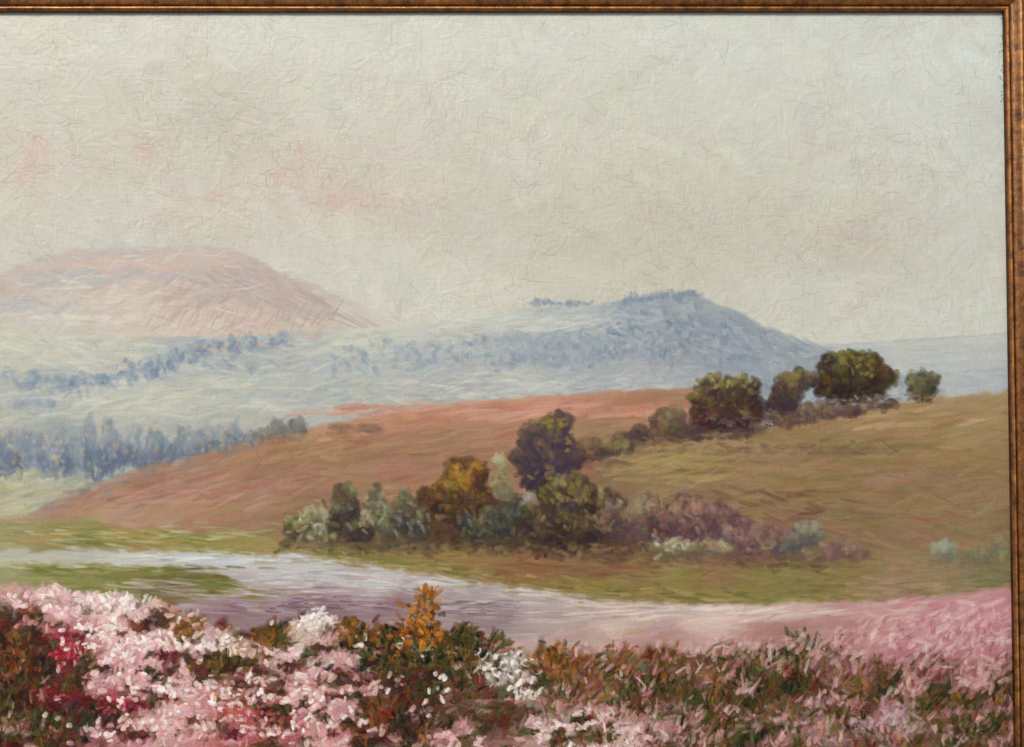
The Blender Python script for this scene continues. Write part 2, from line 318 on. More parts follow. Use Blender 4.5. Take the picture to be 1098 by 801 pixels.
dabs(bh, 560, 378, 165, 17, 200, [(132,146,161),(120,137,155),(168,174,174)], L=(5,14), W=(2.6,6.5), ang=1., asd=.9, op=.42, soft=2.2)
dabs(bh, 720, 360, 90, 28, 220, [(122,136,153),(138,149,161),(172,177,177),(114,129,148)], L=(5,16), W=(2.2,5.5), ang=.9, asd=.7, op=.46, soft=1.8)
dabs(bh, 830, 372, 70, 12, 70, [(130,144,159),(166,173,175)], L=(8,20), W=(1.6,4), ang=.4, asd=.2, op=.5, soft=1.4)
dabs(bh, 560, 416, 170, 18, 160, [(194,194,183),(197,195,181),(164,171,173),(184,178,175)], L=(12,36), W=(1.6,4.5), ang=-.08, asd=.16, op=.55, soft=1.4)
dabs(bh, 560, 346, 90, 10, 80, [(200,199,187),(192,193,183)], L=(12,36), W=(1.6,4), ang=-.15, asd=.12, op=.5, soft=1.4)
dabs(bh, 640, 340, 70, 10, 60, [(160,169,173),(186,188,183)], L=(8,24), W=(1.6,4), ang=-.1, asd=.3, op=.5, soft=1.4)
bh_o = bh.build('painted_hill', root, M_OIL, 'long slate blue hill rising to a wooded knoll')
cr = Part()
for (cx, cy, rx, ry, nn) in [(580,324,11,4,26),(612,326,24,2.5,26),(690,319,18,4,32),(728,316,26,5,56),(662,325,16,2,10)]:
    dabs(cr, cx, cy, rx, ry, nn, [(130,143,156),(143,154,162),(120,134,150)], L=(4,9), W=(2.2,4.6), asd=.8, op=.5, soft=1.8)
cr.build('hilltop_tree', bh_o, M_OIL, 'blue grey trees along the crest of the hill')

# ------------------------------------------------------------------ trees
HUES = np.array([(132,74,44),(96,106,46),(88,64,80),(126,112,54)], float)
def tree(name, label, lobes, dark, mid, light, n, L=(4.5,11), W=(2.8,6), ang=0., asd=1.2, acc=None, trunk=None, bias=0., op=.58, soft=2.0, grow=1.04, rag=1.0, h=.3, hue=.34, foot=True):
    p = Part(); lb = np.array(lobes, float); lb[:, 2:] *= grow; dark = np.array(dark, float); mid = np.array(mid, float); light = np.array(light, float)
    ex = []
    for (a, b, c, d) in lb:
        for q in range(5):
            th = R.uniform(0, 6.28); s = R.uniform(.2, .48); ex.append((a+c*.9*math.cos(th), b+d*.85*math.sin(th), c*s*rag, d*s*rag))
    lb = np.vstack([lb, np.array(ex)])
    x0 = (lb[:, 0]-lb[:, 2]).min(); x1 = (lb[:, 0]+lb[:, 2]).max(); y0 = (lb[:, 1]-lb[:, 3]).min(); y1 = (lb[:, 1]+lb[:, 3]).max()
    ya = max(0, int(y0-Y0)-3); yb = int(y1-Y0)+4; xa = max(0, int(x0-X0)-3); xb = min(NX, int(x1-X0)+4)
    cy, cx = np.mgrid[ya:yb, xa:xb].astype(float); cy += Y0; cx += X0; m = np.zeros(cx.shape)
    nz = .55*vnoise(cx, cy, 8, int(x0*7+y0) % 9973)+.45*vnoise(cx, cy, 3.2, int(x0*3+y0) % 9973)
    for (a, b, c, d) in lb: m = np.maximum(m, ((cx-a)/c)**2+((cy-b)/d)**2 < .3+.85*nz)
    s = np.s_[ya:yb, xa:xb]; O[s][m > .5] = p.id; mm = blur(np.pad(m, 3), 2)[3:-3, 3:-3]*.85
    C[s] += mm[..., None]*(dark*.75+mid*.25+8*(nz[..., None]-.5)-C[s])
    w = lb[:, 2]*lb[:, 3]
    def paint(n, L, W, op, soft, lo, dryv, noise):
        k = R.choice(len(lb), n, p=w/w.sum())
        r = np.sqrt(R.random(n))*R.uniform(.85, 1.1, n); th = R.uniform(0, 2*np.pi, n)
        ux = r*np.cos(th); uy = r*np.sin(th); x = lb[k, 0]+ux*lb[k, 2]*.9; y = lb[k, 1]+uy*lb[k, 3]*.9
        gy_ = (y-(y0+y1)/2)/((y1-y0)/2)
        t = np.clip(lo+bias-.24*uy-.10*ux-.28*gy_+R.normal(0, noise, n)+.6*(vnoise(x, y, 11, 77)-.5), 0, 1)
        wv = np.stack([vnoise(x, y, 12, 500+q) for q in range(4)], 1)**6; wv /= wv.sum(1, keepdims=True); hc = wv@HUES
        mid_ = mid*(1-hue)+hue*(hc*mid.mean()/88.); dk_ = dark*.86+np.array([66,44,58])*.14
        c = np.where(t[:, None] < .5, dk_+(mid_-dk_)*(t[:, None]*2), mid_+(light-mid_)*(t[:, None]*2-1))+R.normal(0, 4.5, (n, 3))
        o = np.argsort(t+R.normal(0, .4, n)); x, y, c = x[o], y[o], c[o]
        strokes(p, x, y, R.uniform(L[0], L[1], n), R.uniform(W[0], W[1], n), ang+R.normal(0, asd, n), c, h=h, streak=5, op=op, soft=soft, dry=dryv)
    paint(int(n*.6), (L[0]*1.4, L[1]*1.5), (W[0]*1.6, W[1]*1.6), op, soft*1.4, .24, .5, .1)
    paint(int(n*.7), L, W, op, soft, .36, .6, .12)
    paint(int(n*.13), (3,6.5), (1.8,3.4), .66, 1.3, .42, .7, .18)
    if acc:
        for (ax, ay, rx, ry, nn, cols) in acc: dabs(p, ax, ay, rx, ry, int(nn*.75), cols, L=(4,9), W=(2.6,5), asd=1.2, h=.32, op=.58, soft=1.9)
    if foot:      # ground colour and shade scrubbed along the foot
        nn = int((x1-x0)*.45)+3; xx = R.uniform(x0+2, x1-2, nn); yy = y1-2+R.normal(0, 3, nn)
        g = local(xx, np.minimum(yy+8, Y1-2)); k = R.random((nn, 1)); strokes(TOP, xx, yy, R.uniform(6, 18, nn), R.uniform(2, 5, nn), R.normal(-.05, .25, nn), g*(1-.6*k)+.6*k*(dark*.6+np.array([90,60,44])*.4), op=.55, soft=1.8, dry=.7)
    ob = p.build(name, root, M_OIL, label)
    if trunk:
        q = Part(); (tx, ty0, ty1, tw, tcol) = trunk
        strokes(q, [tx], [(ty0+ty1)/2], [ty1-ty0], [tw], [1.57], np.array([tcol], float), h=.2, op=.9); q.build('trunk', ob, M_OIL)
    return ob
for i, xx in enumerate(np.linspace(-100, 266, 16)):
    far = max(0, (xx-170)/100); hh = R.uniform(15, 27)*(1-.55*far); cy = 481-(xx > 120)*5-far*10+R.normal(0, 4); xx += R.normal(0, 5)
    tree('painted_tree', None, [(xx,cy,R.uniform(8,13),hh),(xx+R.normal(0,6),cy+10,18,hh*.8)], (98,113,132), (129,141,152), (178,179,166), 80, L=(7,18), W=(2.4,5), ang=1.57, asd=.3, op=.5, soft=1.8, h=.2, hue=.08, foot=False,
         acc=[(xx,cy+8,12,12,6,[(180,173,138),(168,150,120)]),(xx,cy-hh*.7,6,5,3,[(184,152,122)])])
blend(X0, 440, 290, 520, 1, .3)
dsl = Part(); dabs(dsl, 20, 520, 80, 16, 90, [(172,167,136),(156,157,132),(182,175,144),(148,152,138)], L=(10,26), W=(2.5,5), ang=-.12, asd=.3, op=.55, soft=1.5)
dabs(dsl, 60, 502, 60, 8, 46, [(132,143,146),(120,133,146),(170,163,128)], L=(5,16), W=(2,4.5), ang=1.2, asd=.6, op=.55, soft=1.6)
dsl.build('painted_field', root, M_OIL, 'straw yellow field patch below the blue trees at left')

# ------------------------------------------------------------------ moorland slopes
ML = field([(90,535,(166,130,112)),(150,515,(159,118,101)),(200,530,(161,119,103)),(250,500,(151,115,92)),(300,480,(148,114,87)),(340,461,(183,145,116)),(400,455,(184,140,113)),(460,450,(186,138,112)),(520,443,(188,138,112)),(580,436,(189,138,111)),(650,430,(186,137,112)),(600,450,(178,131,104)),(680,440,(176,129,104)),
 (725,425,(167,124,103)),(400,468,(158,122,94)),(480,472,(152,120,91)),(540,466,(163,125,98)),(400,490,(150,118,87)),(480,490,(151,116,88)),(330,510,(152,117,93)),(260,545,(155,116,98)),(180,550,(164,129,104)),(120,548,(168,138,112)),(330,545,(136,104,81)),(640,460,(155,119,94)),(620,500,(136,107,80)),(560,500,(145,112,83))])
ml = Part(); mlp = rough([(30,552),(65,538),(110,520),(170,500),(240,481),(300,468),(330,458),(400,447),(470,438),(540,430),(600,424),(660,420),(740,417),(775,418),(775,475),(700,500),(660,620),(300,600),(180,580),(50,566)], 1.2)
base(ml, mlp, ML, 2, 2)
ML2 = mixf(ML, [(162,108,96),(150,97,70),(134,114,76),(176,144,102),(174,134,120),(146,104,90)], 60, 15, 401, .4)
mla = lambda x, y: -.18+.25*(vnoise(x, y, 80, 29)-.5)-.12*(x < 300)
fill(ml, mlp, ML2, 2100, (20,70), (4,12), mla, asd=.13, jit=6, cj=4, scat=10, h=.16, op=.55, soft=2.6, curve=.05)
fill(ml, mlp, ML2, 900, (10,48), (2,6), mla, asd=.2, jit=10, cj=5, scat=12, h=.22, op=.45, soft=1.6, dry=.85, curve=.06)
dabs(ml, 540, 440, 210, 9, 110, [(202,156,130),(191,133,109),(178,122,105),(198,152,132)], L=(16,60), W=(2,6), ang=-.1, asd=.08, op=.55, soft=1.8)
dabs(ml, 440, 475, 170, 14, 70, [(174,136,104),(142,115,82),(158,130,100),(150,101,80)], L=(16,56), W=(2,6), ang=-.14, asd=.1, op=.48, soft=1.8)
dabs(ml, 200, 525, 130, 20, 90, [(176,129,116),(152,107,95),(170,142,118),(140,115,96),(180,141,127)], L=(14,52), W=(2,6), ang=-.25, asd=.14, op=.52, soft=1.8)
dabs(ml, 360, 515, 120, 26, 70, [(164,116,96),(143,118,84),(147,101,85),(170,139,109),(158,110,100)], L=(14,52), W=(2,6), ang=-.12, asd=.14, op=.5, soft=1.8)
dabs(ml, 640, 500, 60, 30, 60, [(118,82,64),(134,96,74),(108,82,62)], L=(10,36), W=(2.4,5.5), ang=-.1, asd=.2, op=.5, soft=1.8)
dabline(ml, [(30,554),(80,533),(170,502),(240,482),(330,460)], 90, 5, [(128,121,118),(146,127,116),(118,117,119),(168,149,128)], L=(10,30), W=(2.4,6), ang=-.28, asd=.2, h=.15, op=.45, soft=2.2)
dabline(ml, [(210,482),(260,470),(330,458)], 60, 4, [(112,118,122),(130,130,124),(96,104,112),(150,146,132)], L=(5,13), W=(2,4.5), ang=1.3, asd=.8, h=.2, op=.55, soft=1.6)
dabline(TOP, [(640,495),(700,477),(780,466),(860,453)], 50, 5, [(140,116,86),(156,126,92),(126,100,76)], L=(14,40), W=(3,6), ang=-.2, asd=.15, op=.45, soft=2.2)
ml.build('painted_moor', root, M_OIL, 'russet moor slope running down to the left')
MR = field([(700,490,(146,120,88)),(780,480,(154,128,94)),(860,470,(145,122,85)),(940,450,(156,130,91)),(1020,436,(173,144,109)),(1075,430,(170,143,110)),(1050,470,(159,132,95)),(980,480,(149,125,84)),(900,500,(136,114,79)),(800,510,(142,117,83)),
 (1040,520,(145,120,83)),(960,540,(133,110,76)),(850,540,(133,108,78)),(760,525,(132,105,80)),(1060,560,(135,115,84)),(960,590,(140,111,88)),(1060,600,(132,113,84)),(680,520,(128,102,79))])
mr = Part(); mrp = rough([(610,540),(650,492),(700,476),(780,465),(860,452),(940,437),(1000,427),(1100,418),(1100,640),(620,620)], 1.2)
base(mr, mrp, MR, 2, 2)
MR2 = mixf(MR, [(122,107,68),(164,136,92),(154,113,92),(132,102,66),(146,132,92),(152,118,104)], 80, 20, 431, .4)
mra = lambda x, y: -.10+.5*(vnoise(x, y, 110, 39)-.5)+.0012*(y-500)
fill(mr, mrp, MR2, 2200, (22,80), (4,13), mra, asd=.15, jit=5.5, cj=3.6, scat=12, h=.16, curve=.07, op=.54, soft=2.6)
fill(mr, mrp, MR2, 900, (10,52), (2,6), mra, asd=.28, jit=9, cj=5, scat=14, h=.22, curve=.07, op=.45, soft=1.6, dry=.85)
dabs(mr, 960, 450, 120, 14, 60, [(184,153,115),(171,138,97),(149,120,80)], L=(18,60), W=(2,6), ang=-.12, asd=.1, op=.48, soft=1.8)
dabs(mr, 860, 500, 190, 34, 110, [(162,135,96),(124,106,71),(130,116,77),(156,116,94)], L=(18,64), W=(2,6), asd=.18, op=.45, soft=1.8)
dabs(mr, 720, 500, 70, 18, 60, [(166,146,94),(150,136,84),(172,144,102)], L=(14,50), W=(2,5), ang=-.12, asd=.14, op=.52, soft=1.7)
dabs(mr, 960, 560, 130, 28, 100, [(126,110,72),(150,118,92),(119,107,75),(146,105,88)], L=(14,48), W=(2,5.5), ang=.12, asd=.25, op=.48, soft=1.8)
dabs(mr, 800, 545, 120, 20, 80, [(116,84,68),(134,98,80),(110,88,64)], L=(10,36), W=(2,5.5), ang=.05, asd=.2, op=.52, soft=1.8)
mr.build('painted_moor', root, M_OIL, 'olive ochre moor slope filling the right side')
cracks(352, 640, 2200, 18, -.2, 93)

# ------------------------------------------------------------------ water, banks
ME = field([(0,570,(150,143,102)),(60,572,(141,132,86)),(150,575,(150,130,82)),(100,582,(128,127,78)),(230,582,(141,131,77)),(300,585,(150,131,84)),(20,553,(162,145,110)),(400,597,(124,114,64)),(480,605,(140,117,72)),(560,605,(140,105,73)),
 (640,610,(132,101,73)),(640,628,(137,121,70)),(740,620,(137,121,73)),(840,625,(132,121,73)),(760,605,(140,108,80)),(900,620,(136,119,76)),(1000,620,(150,127,95)),(1060,615,(124,117,81)),(960,635,(152,125,101))])
RV = field([(50,594,(178,173,158)),(150,597,(186,186,177)),(250,598,(192,193,188)),(330,600,(188,187,180)),(380,606,(180,175,167)),(300,615,(188,181,177)),(400,622,(184,175,171)),(480,625,(180,169,165)),(560,635,(178,166,161)),(620,640,(181,169,162)),
 (480,645,(164,149,148)),(380,640,(164,143,145)),(300,640,(164,142,144)),(260,650,(142,114,118)),(350,655,(132,100,106)),(430,650,(142,116,120)),(520,660,(144,124,126)),(600,660,(174,155,149)),(700,648,(194,174,165)),(240,622,(172,160,155)),(0,600,(172,170,148))])
rv = Part(); rvp = rough([(-125,584),(0,584),(100,584),(200,585),(330,588),(400,600),(500,612),(610,624),(640,634),(760,640),(840,645),(700,662),(620,678),(540,692),(300,692),(150,670),(-125,650)], 1.6)
base(rv, rvp, RV, 1.5, 2)
fill(rv, rvp, RV, 1200, (14,56), (2,5), .02, asd=.05, jit=10, cj=3.6, scat=8, h=.14, op=.6, soft=1.5)
dabs(rv, 270, 598, 120, 6, 100, [(214,213,206),(198,202,202),(176,185,190),(160,168,173),(206,198,184)], L=(10,48), W=(1.2,3.2), asd=.05, op=.7, dry=.9)
dabs(rv, 420, 621, 150, 11, 190, [(212,204,197),(176,166,168),(202,195,192),(154,146,154),(184,193,197),(204,192,182)], L=(8,44), W=(1.2,3.4), ang=.05, asd=.05, op=.66, dry=.9)
dabs(rv, 340, 648, 100, 9, 90, [(112,78,90),(138,106,116),(98,68,78),(186,170,168),(160,160,168)], L=(8,30), W=(1.4,3.2), ang=.03, asd=.07, op=.6, dry=.85)
dabs(rv, 320, 634, 120, 6, 80, [(206,196,192),(174,158,161),(192,180,178),(150,120,128)], L=(10,40), W=(1.2,3), ang=.03, asd=.05, op=.62, dry=.9)
dabs(rv, 500, 652, 75, 10, 90, [(128,104,113),(150,130,134),(112,90,99),(194,180,175)], L=(8,30), W=(1.4,3.2), ang=.03, asd=.09, op=.58, dry=.85)
dabs(rv, 610, 638, 100, 10, 90, [(218,206,197),(200,184,177),(172,158,155)], L=(10,40), W=(1.2,3), ang=.06, asd=.06, op=.62, dry=.9)
rv.build('painted_river', root, M_OIL, 'lilac grey river with purple reflections winding across the moor')
me = Part(); mep = rough([(-125,560),(0,554),(60,555),(180,571),(320,578),(700,590),(900,598),(1100,588),(1100,656),(950,651),(760,647),(640,643),(600,634),(500,621),(400,606),(330,594),(200,588),(0,588),(-125,590)], 2)
base(me, mep, ME, 2, 3)
fill(me, mep, ME, 1700, (8,40), (1.8,5.5), .04, asd=.12, jit=9, cj=5, scat=9, h=.22, op=.6, soft=1.5, edge=False, gate=lambda x, y: (y < 598) | (x > 420))
dabs(me, 130, 575, 140, 9, 90, [(178,168,114),(118,122,66),(168,140,90),(190,186,148)], L=(10,40), W=(1.4,3.4), ang=.06, asd=.08, op=.58, soft=1.3)
dabs(me, 240, 568, 70, 8, 40, [(150,150,98),(178,178,136),(128,127,72)], L=(10,32), W=(1.4,3.4), ang=.04, asd=.1, op=.58, soft=1.3)
dabline(me, [(370,600),(450,608),(560,622),(640,635),(760,641),(930,645)], 150, 4.2, [(110,108,54),(138,122,66),(152,131,76),(98,94,52),(164,150,106)], L=(6,32), W=(1.4,3.8), ang=.08, asd=.1, op=.58, soft=1.4)
dabline(TOP, [(200,591),(330,597),(400,609),(470,619),(600,637),(680,648)], 120, 4.5, [(118,112,64),(144,132,86),(164,152,116),(196,186,172),(152,122,84),(180,168,160)], L=(6,30), W=(1.2,3.2), ang=.1, asd=.07, op=.55, dry=.85, soft=1.3)
dabline(TOP, [(620,648),(700,651),(800,651),(950,649)], 70, 4, [(210,190,177),(160,138,104),(196,174,158),(146,126,88)], L=(10,38), W=(1.4,3.6), asd=.06, op=.52, dry=.85, soft=1.4)
dabs(me, 620, 612, 90, 7, 56, [(120,78,60),(136,94,68)], L=(10,36), W=(1.5,3.6), ang=.03, asd=.08, op=.48, soft=1.4)
dabs(me, 980, 628, 110, 10, 60, [(172,143,117),(130,120,76),(150,128,96)], L=(10,38), W=(1.5,3.8), ang=-.06, asd=.1, op=.52, soft=1.4)
me.build('painted_meadow', root, M_OIL, 'olive green meadow strip along the far bank')
IS = field([(50,610,(127,126,72)),(150,615,(118,116,63)),(220,625,(112,112,62)),(100,630,(134,130,80)),(0,620,(146,142,102)),(180,638,(120,106,76)),(0,606,(154,152,112))])
isl = Part(); isp = rough([(-125,607),(0,604),(80,605),(150,609),(215,613),(258,625),(236,640),(180,648),(0,652),(-125,652)], 2.4)
base(isl, isp, IS, 2, 3); fill(isl, isp, IS, 520, (8,38), (1.6,5), .03, asd=.1, jit=13, cj=6, h=.2, op=.6, soft=1.5, edge=False)
dabs(isl, 195, 608, 80, 3, 30, [(86,98,54),(108,116,64),(134,122,70)], L=(10,36), W=(1.4,3), asd=.05, op=.55, soft=1.3)
dabs(isl, 250, 636, 70, 8, 30, [(126,118,68),(106,105,60),(146,126,82)], L=(10,36), W=(1.3,3.4), ang=.04, asd=.06, op=.55, dry=.85, soft=1.3)
dabs(TOP, 205, 630, 90, 12, 50, [(160,142,136),(146,124,124),(184,172,162),(192,184,170)], L=(12,40), W=(1.2,3), ang=.05, asd=.06, op=.55, dry=.85)
dabs(TOP, 60, 606, 120, 5, 50, [(198,194,176),(178,175,140),(150,144,96)], L=(12,44), W=(1.2,3), ang=.02, asd=.05, op=.55, dry=.85)
isl.build('painted_bank', root, M_OIL, 'grassy green spit of bank at the left of the river')

# ------------------------------------------------------------------ ridge trees
tree('painted_bush', 'small grey blue bush on the ridge of the russet moor', [(300,461,14,9),(318,456,10,7),(284,466,9,5)], (98,102,106), (128,129,124), (156,150,134), 60, op=.5, hue=.15)
tree('painted_bush', 'tiny dark shrubs on the pink ridge', [(365,458,14,3),(396,459,12,4)], (112,92,80), (138,110,92), (154,128,106), 24, L=(3,6), W=(1.5,3), op=.55)
tree('painted_hedge', 'mauve brown hedge trailing down the slope under the ridge trees', [(842,448,30,9),(870,443,30,9),(903,438,30,8),(790,460,30,9),(752,461,18,10),(940,434,22,5),(735,464,22,9),(715,465,22,8),(680,471,20,7),(664,476,16,6)], (72,54,60), (110,88,82), (158,140,122), 280, rag=.8)
tree('painted_tree', 'round tree with reddish shade and green top, first of the ridge trees', [(764,425,22,21),(790,420,25,19),(757,444,15,16),(802,440,19,17),(780,440,27,22)], (52,36,40), (92,72,52), (154,144,84), 320, rag=.8, acc=[(775,408,28,8,24,[(164,156,88),(134,132,62),(176,160,100)]),(800,413,16,8,10,[(156,138,66),(122,126,60)]),(757,442,12,12,16,[(126,70,62),(104,54,52)]),(790,448,22,12,14,[(64,46,60),(78,56,68)])])
tree('painted_tree', 'low purple brown tree between two taller ridge trees', [(846,417,17,20),(858,408,14,13),(838,432,15,15)], (56,44,52), (90,72,62), (138,122,72), 150, rag=.8, acc=[(848,402,14,6,9,[(138,126,68),(116,116,58)])])
tree('painted_tree', 'large dark dome shaped tree on the ridge', [(911,397,32,22),(894,410,20,19),(935,408,22,17),(914,416,34,12)], (42,35,35), (78,69,44), (126,120,62), 330, rag=.8, acc=[(908,384,24,8,22,[(138,134,66),(118,116,52)]),(930,400,14,8,8,[(126,122,60)]),(912,418,28,7,16,[(52,40,50),(66,48,54)])])
tree('painted_tree', 'small round olive tree alone at the end of the ridge', [(990,411,17,14),(988,418,13,10)], (58,60,50), (90,97,68), (136,142,102), 90, trunk=(989,422,432,3,(76,64,54)), rag=.7)
dabs(TOP, 925, 429, 34, 6, 14, [(168,164,156),(150,150,150)], L=(4,9), W=(1.6,3), asd=.4, op=.55)
dabs(TOP, 815, 450, 85, 8, 44, [(124,78,68),(96,66,64),(146,128,96),(66,52,56),(104,86,94),(120,116,70)], L=(5,14), W=(2.4,5.5), asd=.8, op=.5, h=.3, soft=1.9)
tree('painted_bush', 'brown bush on the slope left of the ridge trees', [(715,455,21,14),(690,466,16,9)], (78,62,58), (112,94,74), (150,134,96), 120)
tree('painted_bush', 'low dull bush on the slope beside the purple tree', [(640,482,24,11),(664,475,14,9),(624,488,12,10)], (70,60,56), (108,94,74), (152,136,92), 110)
# ------------------------------------------------------------------ riverside thicket
ug = Part(); ugp = rough([(300,582),(322,562),(350,552),(372,545),(410,552),(450,550),(480,525),(520,522),(556,535),(600,525),(650,535),(690,542),(740,542),(790,560),(870,572),(925,592),(900,606),(780,604),(700,602),(560,592),(400,589),(305,586)], 3.5, 5)
UG = field([(330,570,(100,88,64)),(400,570,(90,80,60)),(470,550,(86,64,46)),(540,560,(72,64,50)),(600,570,(68,53,42)),(660,570,(88,66,58)),(720,570,(112,84,76)),(780,580,(126,96,84)),(860,590,(124,99,85)),(900,595,(128,105,85))])
base(ug, ugp, UG, 5, 3)
fill(ug, ugp, UG, 700, (6,18), (3,7), lambda x, y: (vnoise(x, y, 25, 61)-.5)*4, asd=.6, jit=13, cj=8, scat=16, h=.28, op=.6, soft=2, edge=False)
dabline(ug, [(310,584),(420,588),(560,591),(700,600),(900,606)], 170, 4.5, [(98,76,54),(122,98,70),(84,64,50),(138,110,80),(114,76,64)], L=(6,24), W=(2,5), asd=.22, op=.52, soft=1.7)
ug.build('painted_undergrowth', root, M_OIL, 'dark tangled undergrowth along the riverside thicket')
tree('painted_tree', 'tall dark purple tree with olive top standing above the thicket', [(585,471,30,25),(578,495,28,26),(600,492,23,30),(595,456,21,13),(588,515,24,22)], (56,46,58), (84,70,76), (132,113,60), 360, hue=.2, rag=.7, acc=[(598,453,20,8,24,[(140,120,50),(120,106,44),(152,132,60)]),(613,475,8,22,14,[(136,120,60),(120,104,54),(152,134,72)]),(578,498,20,24,26,[(108,88,94),(64,54,76),(84,72,92)])])
GN = [(70,64,48),(116,114,76),(180,178,142)]
B = [('leafy green bush at the left end of the thicket', [(322,566,16,14),(338,556,15,14)], *GN,90),
 ('low grey tuft beside the leafy green bush', [(350,570,14,12),(345,577,20,8)], (82,76,64),(134,128,100),(184,180,152),60),
 ('dark pointed bush second from the left of the thicket', [(367,538,11,22),(374,558,17,20)], (54,48,46),(90,86,62),(146,144,106),120),
 ('grey green upright bush third from the left of the thicket', [(404,541,12,21),(405,560,15,17)], (78,76,66),(124,124,98),(176,175,146),95),
 ('short dark bush between two upright green bushes', [(388,568,14,14)], (58,50,48),(94,84,62),(150,142,102),55),
 ('grey olive bush left of the golden brown tree', [(433,550,14,21),(442,563,18,15)], (60,56,56),(98,97,78),(144,143,108),120),
 ('golden brown tree with ochre lit top', [(495,515,24,20),(485,537,28,26),(508,542,30,27),(511,506,14,10)], (56,39,36),(106,77,42),(168,124,56),320),
 ('slim pale yellow poplar beside the purple tree', [(537,502,7,14),(536,520,9,17),(540,532,9,9)], (114,108,80),(150,146,114),(186,181,150),70),
 ('dark teal bush under the pale poplar', [(540,553,22,15),(522,566,26,12)], (50,52,52),(82,88,72),(136,142,108),130),
 ('blue grey shrub left of the big brown bush', [(567,546,10,18)], (88,95,98),(118,125,123),(156,160,152),50),
 ('big tangled brown and green bush below the purple tree', [(605,546,30,32),(638,552,28,27),(585,562,28,22),(622,572,36,17),(610,524,22,15)], (50,39,41),(92,76,52),(152,142,88),440),
 ('pinkish brown bush with green leaves right of the big brown bush', [(660,556,18,22),(695,548,20,20),(705,562,28,22)], (80,61,64),(120,98,86),(156,149,112),200),
 ('mauve rounded bush in the middle of the right half of the thicket', [(740,550,27,19),(755,563,30,23),(778,558,18,19)], (90,66,71),(129,100,93),(168,142,121),220),
 ('rose coloured low bush right of the pale green shrub', [(822,584,26,15),(803,576,22,15)], (94,68,71),(136,103,97),(170,140,129),130),
 ('slate coloured bush toward the right end of the thicket', [(866,572,16,13),(850,586,16,10)], (86,83,85),(120,115,109),(152,149,137),85),
 ('flat brown scrub trailing off at the right end of the thicket', [(905,593,28,8),(882,591,20,10)], (106,84,75),(134,109,94),(164,140,119),85),
 ('pale green low shrub in front of the mauve bush', [(715,588,22,9),(742,590,26,8),(768,588,18,8)], (94,86,68),(140,138,108),(194,192,162),115),
 ('pale teal bush alone near the right edge', [(1015,592,13,11)], (114,118,105),(132,138,121),(156,160,146),40),
 ('yellow green scrub against the right edge', [(1050,597,14,8),(1073,590,9,13)], (116,112,86),(134,130,98),(160,155,120),55)]
for i, (lb_, lobes, d, m_, l_, n_) in enumerate(B):
    tree('painted_tree' if lb_.startswith(('golden brown tree', 'slim')) else 'painted_bush', lb_, lobes, d, m_, l_, n_)
for (cx, cy, rx, ry, n, cols, a) in [(715,586,28,10,18,[(200,200,172),(174,178,138)],-.5),(330,566,28,13,20,[(182,182,146),(156,158,114),(68,60,50)],-.6),(395,555,60,22,44,[(178,176,148),(150,150,120),(130,138,126),(66,56,50),(78,70,52),(140,112,76)],1.4),(625,542,38,28,40,[(154,146,92),(140,106,84),(118,124,68),(56,44,46),(76,64,78)],.6),
  (490,514,24,16,20,[(180,134,58),(160,118,48)],.6),(700,560,60,22,40,[(130,84,80),(94,66,70),(156,136,102),(78,56,64),(120,122,76)],.9),(800,585,80,14,32,[(154,118,108),(106,76,80),(150,140,108)],.4),(460,560,56,16,32,[(68,56,50),(118,98,60),(108,112,84),(150,147,110)],1.2),(560,568,50,16,28,[(56,50,48),(108,97,60),(124,86,64)],1.),(600,520,34,16,26,[(64,54,60),(124,114,60),(86,72,78),(140,127,76)],1),(640,588,90,6,40,[(80,58,50),(112,82,64),(130,105,76)],.1),(520,590,200,5,50,[(124,99,66),(88,66,50),(146,126,84),(112,105,62)],.05)]:
    dabs(TOP, cx, cy, rx, ry, n, cols, L=(5,14), W=(2.6,5.6), ang=a, asd=.7, h=.3, op=.52, soft=2)

# ------------------------------------------------------------------ pink bank and foreground heather
PK = field([(600,680,(182,152,146)),(680,668,(204,180,170)),(760,657,(212,188,175)),(850,652,(202,172,162)),(950,650,(194,156,149)),(1040,642,(194,146,145)),(1080,650,(190,132,136)),(700,682,(172,132,124)),(900,668,(180,134,128)),(1000,672,(182,124,126)),(850,680,(160,118,108)),(1060,690,(174,118,122))])
pk = Part(); pkp = rough([(530,695),(560,682),(640,668),(720,656),(800,650),(900,646),(1000,642),(1100,628),(1100,740),(530,740)], 2)
base(pk, pkp, PK, 2, 3); fill(pk, pkp, PK, 1200, (12,44), (2.5,8), -.12, asd=.2, jit=8, cj=5, h=.2, op=.55, soft=1.8, edge=False, scat=8, gate=lambda x, y: y > 652-.05*(x-800))
dabs(pk, 760, 658, 140, 8, 100, [(226,208,195),(210,182,170),(194,178,168)], L=(14,44), W=(1.8,4.5), ang=-.1, asd=.07, op=.56, soft=1.5)
dabs(pk, 650, 660, 110, 8, 70, [(216,196,186),(190,168,162),(172,152,150)], L=(14,44), W=(1.4,3.6), ang=-.06, asd=.06, op=.58, dry=.85, soft=1.3)
dabs(pk, 1020, 654, 90, 14, 100, [(208,158,160),(190,128,134),(216,184,178)], L=(8,28), W=(2,5), ang=-.25, asd=.25, op=.52, soft=1.6)
pk.build('painted_bank', root, M_OIL, 'soft pink heather bank on the right of the river')
